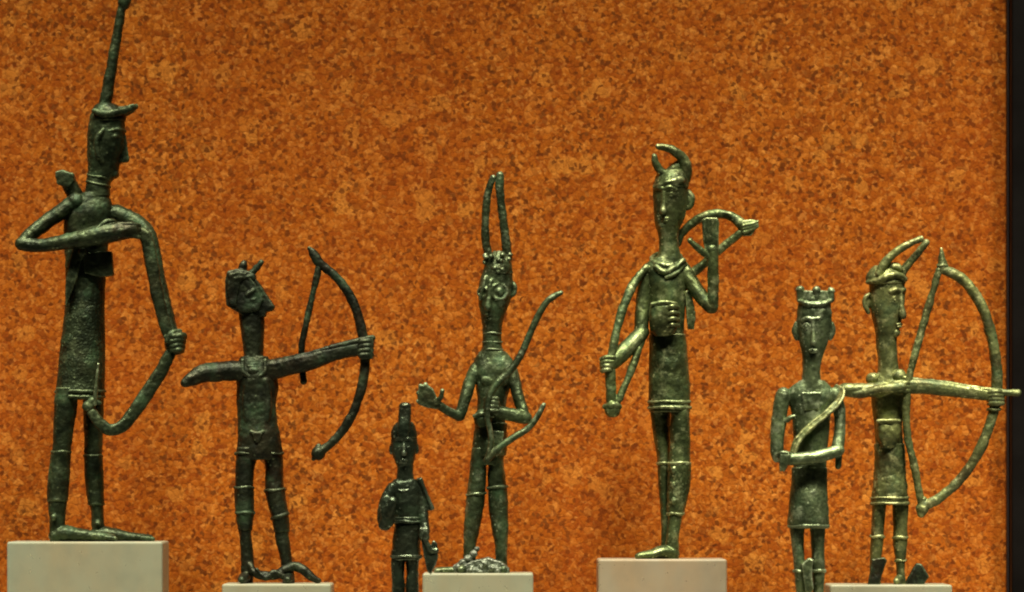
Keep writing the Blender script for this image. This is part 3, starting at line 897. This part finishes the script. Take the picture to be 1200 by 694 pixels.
# bow over the shoulder
s = Shape()
s.tube([(795, 285, 10, 3.6), (800, 272, 9, 4.6), (812, 261, 8, 5), (826, 253.5, 6, 5.2), (842, 250.5, 4, 5.2), (856, 253.5, 2, 5.4), (866, 260.5, 0, 5.8), (873, 268, 0, 6.4)], flat=0.9)
bow = F.part('bow', s)
s = Shape()
s.poly([(866, 262), (872, 259), (889.5, 258), (888, 265), (880, 276), (871, 277)], -5, 5)
for i in range(3):
    s.tube([(871, 265 + i * 4, -5.5, 1.4), (880, 263 + i * 3.4, -6.5, 1.6), (888, 260 + i * 3, -5, 1.3)])
F.part('bow_tip', s, bow)
s = Shape()
s.tube([(872, 270, 0, 4), (858, 281, 2, 4.6), (844, 292, 4, 4.8), (828, 307, 8, 4.8), (812, 320, 10, 4.6)])
F.part('bowstring', s, bow)

# ------------------------------------------------------------------ figure 6: crowned figure
D6 = -0.058
z = pedestal('block out of sight below the crowned figurine with folded arm', 892, 1004, 714, D6, 0.022, BEIGE)
F = Figure('bronze_chieftain', 'sage green bronze figurine with knobbed crown, forearm across its waist and baldric', GRP, 950, z, D6, BR[6])
B = F.base
s = Shape()
s.loft([(352, 936, 972, 14), (364, 935, 973, 17), (378, 934, 974, 18), (392, 935.5, 972, 17.5), (406, 938, 968, 16), (418, 940.5, 964, 14.5), (428, 941, 961.5, 12.5), (438, 940.5, 961, 12), (448, 939, 963, 12.5), (456, 932, 970, 13)])
s.face(952, 0, 18.5, 17.5, 0, 374.5, 383, 404, 411, 0.75, 2.9, 3.6, 2.0)
s.ell(951.5, 420, -9, 7, 5, 5)
s.tube([(933.5, 380, 0, 3), (931.5, 388, 0, 3.4), (934, 396, 0, 3)]); s.tube([(974, 380, 0, 3), (976, 388, 0, 3.2), (973, 396, 0, 2.8)])
s.loft([(446, 937, 966, 11), (456, 925, 975, 13), (466, 920, 980, 15), (480, 927, 974, 16), (510, 930, 971, 16), (545, 930, 968, 15), (575, 929, 968, 17), (600, 927, 969, 18), (616, 928, 967, 18)])
# viewer's left arm
s.tube([(918, 463, -2, 8.5), (914, 480, -4, 8.8), (911, 505, -6, 8.2), (910, 528, -8, 7), (910.5, 536, -10, 6)])
s.tube([(930, 488, -14, 1.8), (925, 490, -13, 2.6), (921, 493, -11, 2.4)])
# viewer's right arm: hangs, forearm folded across the waist
s.tube([(978, 462, -2, 8), (983, 480, -4, 6.8), (983.5, 505, -8, 6.4), (981, 522, -14, 7), (979, 530, -18, 7)])
s.tube([(981, 528, -20, 7), (966, 533, -25, 7), (948, 537, -27, 7.2), (930, 538, -27, 7), (920, 538, -26, 7.5)])
s.tube([(982, 530, -16, 4), (981.5, 540, -16, 3.4), (981, 547, -16, 3)])
s.ell(918, 537, -26, 7, 8, 7.5)
for i in range(4):
    s.tube([(922 - i * 2.6, 534, -33, 2.0), (919.5 - i * 2, 542, -33, 2.2), (918 - i * 1.5, 549 + (i % 2) * 2, -29, 2.0)])
s.tube([(922, 532, -32, 2.2), (914, 531, -32, 2.4), (909, 535, -28, 2.2)])
# legs
s.loft([(605, 926, 946, 13), (623, 926, 942, 12), (645, 929, 942, 11), (668, 931, 943, 11), (690, 933, 945, 9), (705, 933, 945, 8.5), (B + .6, 932, 946, 9)], d=-1)
s.loft([(605, 947, 967, 13), (623, 950, 966.5, 12), (645, 951, 966, 11), (668, 951.5, 966, 11), (690, 953, 965.5, 9), (705, 954, 965, 8.5), (B + .6, 953, 966, 9)], d=1)
s.tube([(939, B - 5, -6, 6), (938, B - 4, -20, 5), (937, B - 3, -30, 3.6)])
s.tube([(960, B - 5, -4, 6), (961, B - 4, -18, 5), (962, B - 3, -28, 3.6)])
F.part('body', s, voxel=0.62, smooth=4, rough=0.22, wob=0.9)
s = Shape()
s.loft([(341.5, 938.5, 972, 15), (350, 936.5, 973.5, 17), (358, 936.5, 973.5, 18), (361, 937.5, 972.5, 17.5)])
s.tube([(936, 353, -8, 2), (945, 356.5, -15.5, 2.2), (955, 357.5, -17.4, 2.4), (966, 356, -15, 2.2), (973, 352, -8, 2)])
s.loft([(362, 937, 973, 17), (365, 935.5, 974, 18.2), (371, 935.2, 974.2, 18.6), (374, 936, 973.5, 17.5)])
h = F.part('crown', s)
for px, py, dd, q in ((937.2, 340, -6, 4.6), (973.8, 341.5, -6, 4.4), (955.8, 341.5, -14, 5)):
    F.part('crown_knob', Shape().tube([(px, 352, dd, q * 0.75), (px, py + 4, dd, q * 0.75), (px, py, dd, q)]), h, voxel=0.6)
s = Shape()
s.poly([(938, 460), (962, 460), (958, 481), (942, 481)], -17.2, -10)
F.part('breastplate', s, smooth=9)
s = Shape()
s.tube([(980, 454, 2, 4), (985.5, 461, -8, 5.4), (980, 473, -16, 5.4), (966, 486, -19.5, 5.4), (948, 501, -21.5, 5.6), (934, 516, -22.5, 5.8), (928, 531, -24, 5.2)], flat=0.36, ex=3.2)
s.tube([(984, 466, -13, 1.4), (969, 480.5, -20, 1.5), (950, 496, -22.5, 1.5), (932, 514, -24, 1.4)])
F.part('baldric', s, mat=BR[7], label='paler golden strap slung from the shoulder to the waist')
s = Shape()
s.loft([(548, 928, 969, 16), (568, 927.5, 969, 17.5), (580, 926, 969.5, 21), (600, 924.5, 970.5, 22.5), (613, 923, 971.2, 23), (619, 924.5, 969.5, 22)])
t = F.part('tunic', s, rough=0.35, rscale=3, smooth=5)
F.part('hem', Shape().ring(947.2, 616.5, 0, 23.3, 22.4, 2.0), t)
F.part('greave_band', Shape().ring(959, 669, 1, 7.8, 11.4, 1.8))
F.part('greave_band', Shape().ring(937, 669, -1, 6.6, 11.4, 1.6))
s = Shape()
s.poly([(939, 661), (947, 654.5), (951, 656), (950, 676), (952, 690), (949, 697), (943, 693), (941, 676)], -18, -9)
F.part('greave_flap', s)

# ------------------------------------------------------------------ figure 7: archer drawing to the right
z = pedestal('low block at right under the yellow-green archer drawing its bow', 966, 1116, 685.5, 0.0, 0.019, GREYGREEN)
F = Figure('bronze_archer', 'yellow-green bronze archer with two swept horns drawing a large bow at far right', GRP, 1042, z, 0.0, BR[7])
B = F.base
s = Shape()
s.loft([(318, 1022, 1055, 13), (330, 1019, 1059, 18), (345, 1019, 1060, 19), (360, 1020, 1059, 18.5), (375, 1023, 1056, 17), (388, 1026, 1053.5, 15), (396, 1027, 1051, 13), (410, 1027.5, 1051, 12.5), (430, 1029, 1052, 13), (444, 1027, 1054, 14)])
s.face(1040, 0, 19, 18.5, 48, 341.5, 352.5, 373, 380.5, 0.9, 3.6, 3.6, 2.9)
s.ell(1049, 390, -7, 5.5, 5, 6)
s.tube([(1019, 345, -4, 2.4), (1014, 349, -5, 2.8), (1013, 358, -5, 2.8), (1017, 366, -4, 2.4)])
s.ell(1017, 355, -2, 3, 8, 4)
s.loft([(438, 1026, 1056, 12), (448, 1022, 1060, 15), (458, 1021, 1060, 17), (475, 1022, 1059, 17), (500, 1025, 1057, 16), (535, 1026, 1059, 16.5), (570, 1025, 1061, 17), (590, 1025, 1061, 17)])
s.ell(1022, 444, -6, 8, 7, 8)
s.ell(1053, 441, -12, 8, 8, 8)
# arms in one straight line
s.tube([(1040, 457, -10, 9), (1020, 457.5, -14, 8), (1000, 457.5, -14, 7.5), (988, 457.5, -12, 7.5)])
s.tube([(988, 458, -12, 7), (1005, 462, -18, 5), (1030, 457, -24, 5.5), (1054, 454, -26, 6)])
s.tube([(1050, 454, -12, 9), (1075, 453, -16, 8.6), (1105, 456, -16, 8.2), (1140, 460.5, -16, 7.4), (1158, 463.5, -14, 7)], ex=2.6)
s.ell(1164, 466, -12, 10, 9, 9)
for i in range(4):
    s.tube([(1157 + i * 0.6, 460 + i * 4.2, -20, 2.4), (1165, 459.5 + i * 4.3, -22, 2.6), (1172.5, 460 + i * 4.2, -17, 2.4), (1173, 460.5 + i * 4, -8, 2.2)])
for i in range(3):
    s.tube([(1050, 450 + i * 4.5, -22, 2), (1058, 449 + i * 4.5, -25, 2.4), (1065, 450 + i * 4.5, -20, 2.2)])
# legs
s.loft([(580, 1022, 1041, 14), (592, 1022.5, 1038, 12), (612, 1022, 1036.5, 11), (630, 1021, 1035, 10.5), (648, 1020, 1033, 9), (668, 1019.5, 1031, 8), (B + .6, 1019, 1032, 8)], d=0)
s.loft([(580, 1045, 1063, 14), (592, 1046.5, 1064, 12), (612, 1046.8, 1063.5, 11), (630, 1047, 1063, 10.5), (648, 1048.5, 1062, 9), (668, 1051, 1060, 8), (B + .6, 1050, 1062, 8)], d=2)
s.tube([(1054, B - 5, -2, 5.5), (1051, B - 4, -10, 4.5), (1049, B - 3.4, -18, 3.6)])
body = F.part('body', s, voxel=0.62, smooth=4, rough=0.22, wob=0.9)
s = Shape()
s.poly([(1021, B - 29), (1035, B - 31), (1037.5, B - 28), (1028.5, B + .5), (1016, B + .5)], -18, -10)
F.part('foot_plate', s, mat=BR[2], label='dark tilted foot plate of the left foot')
s = Shape()
s.poly([(1061, B - 2), (1073, B - 24), (1078, B - 23), (1087, B - 9), (1081, B + .5), (1063, B + .5)], -14, -5)
F.part('foot_plate', s, mat=BR[2], label='dark tilted foot plate of the right foot')
# cap with swept horns
s = Shape()
s.loft([(312, 1024, 1052, 10), (318, 1017.5, 1056, 15), (326, 1015, 1060, 19), (333, 1015.5, 1060.5, 20)])
s.tube([(1016, 331, -8, 2.4), (1026, 330, -17, 2.8), (1040, 324, -20.5, 3.4), (1052, 323, -16, 3.4), (1060, 328, -8, 2.8)])
h = F.part('cap', s)
F.part('horn', Shape().tube([(1029, 322, -14, 5), (1036, 309, -14, 4.8), (1045, 299, -14, 4.3), (1060, 288.5, -14, 3.9), (1078, 280.5, -14, 3.4)]), h)
F.part('horn', Shape().tube([(1055, 324, -2, 5), (1061, 314, -2, 4.6), (1071, 302, -2, 4.2), (1085, 284.5, -2, 3.6)]), h)
F.part('crest', Shape().tube([(1034, 318, -6, 5), (1047, 313, -8, 5), (1054, 316, -8, 3.6)]), h)
# belt pouch
s = Shape()
s.loft([(492, 1026, 1052.5, 11, -15), (496, 1025.5, 1053, 13, -16), (506, 1026, 1053, 14, -16), (516, 1028, 1051, 13, -15), (525, 1032, 1047, 8, -12)], ex=2.8)
s.tube([(1027, 494, -27, 2), (1040, 493.5, -30, 2.2), (1052, 493.5, -26, 2)])
F.part('belt_pouch', s, smooth=8)
s = Shape()
s.loft([(520, 1024.5, 1060, 17.5), (550, 1024.5, 1061, 18.5), (575, 1022.5, 1063, 20), (586, 1021.5, 1064, 20.8), (591, 1022, 1063.5, 20.5)])
t = F.part('tunic', s, rough=0.6, rscale=5)
s = Shape()
s.ring(1042.8, 583.5, 0, 21, 20.8, 1.5); s.ring(1042.8, 590, 0, 21.2, 21, 1.8)
F.part('hem', s, t)
for px, py, dd, rx, rd in ((1028.2, 629, 0, 7.6, 10.8), (1055, 630, 2, 8.4, 10.8), (1055.5, 657, 2, 6.2, 8.8)):
    F.part('greave_band', Shape().ring(px, py, dd, rx, rd, 1.5))
# bow, string and arrow
s = Shape()
s.tube([(1103, 316, -12, 6), (1114, 320, -12, 6), (1126, 327.5, -12, 6), (1138, 341, -12, 6.2), (1151, 363, -12, 6.2), (1161, 395, -12, 6.4), (1166, 425, -12, 6.4), (1167, 450, -12, 6.4), (1164.5, 476, -12, 6.4),
        (1158, 500, -12, 6.2), (1145.5, 530, -12, 6), (1124, 562, -12, 5.8), (1098, 584.5, -12, 5.6), (1082, 592.5, -12, 6)])
s.tube([(1081, 587, -12, 5), (1080, 596, -12, 7.4), (1079, 601, -12, 5)])
bow = F.part('bow', s, grow=0.2)
s = Shape()
s.tube([(1102, 292, -12, 1.2), (1102.5, 303, -12, 3.8), (1104, 314, -12, 6.2)])
s.ring(1103.5, 312, -12, 5.6, 5.6, 1.7)
F.part('bow_tip', s, bow)
s = Shape()
s.tube([(1099.5, 317, -13, 4.2), (1090, 349, -14, 4.6), (1078, 391, -15, 4.6), (1065.5, 436, -18, 4.6), (1061, 462, -20, 4.6), (1060.5, 490, -20, 4.6), (1063, 517, -19, 4.5), (1070, 547, -16, 4.4), (1078, 588, -13, 4.2)])
F.part('bowstring', s, bow, grow=0.0)
s = Shape()
s.ring(1164, 474, -12, 8, 8, 2); s.ring(1163.4, 480, -12, 7.6, 7.6, 1.8)
F.part('grip', s, bow)
s = Shape()
s.tube([(1058, 443, -18, 2.6), (1075, 446, -18, 3), (1110, 450.5, -18, 3.2), (1150, 456.5, -18, 3.6), (1175, 460, -17, 3.8), (1186, 461, -17, 4.4), (1190, 461, -17, 4.6)])
F.part('arrow', s, grow=0.1)
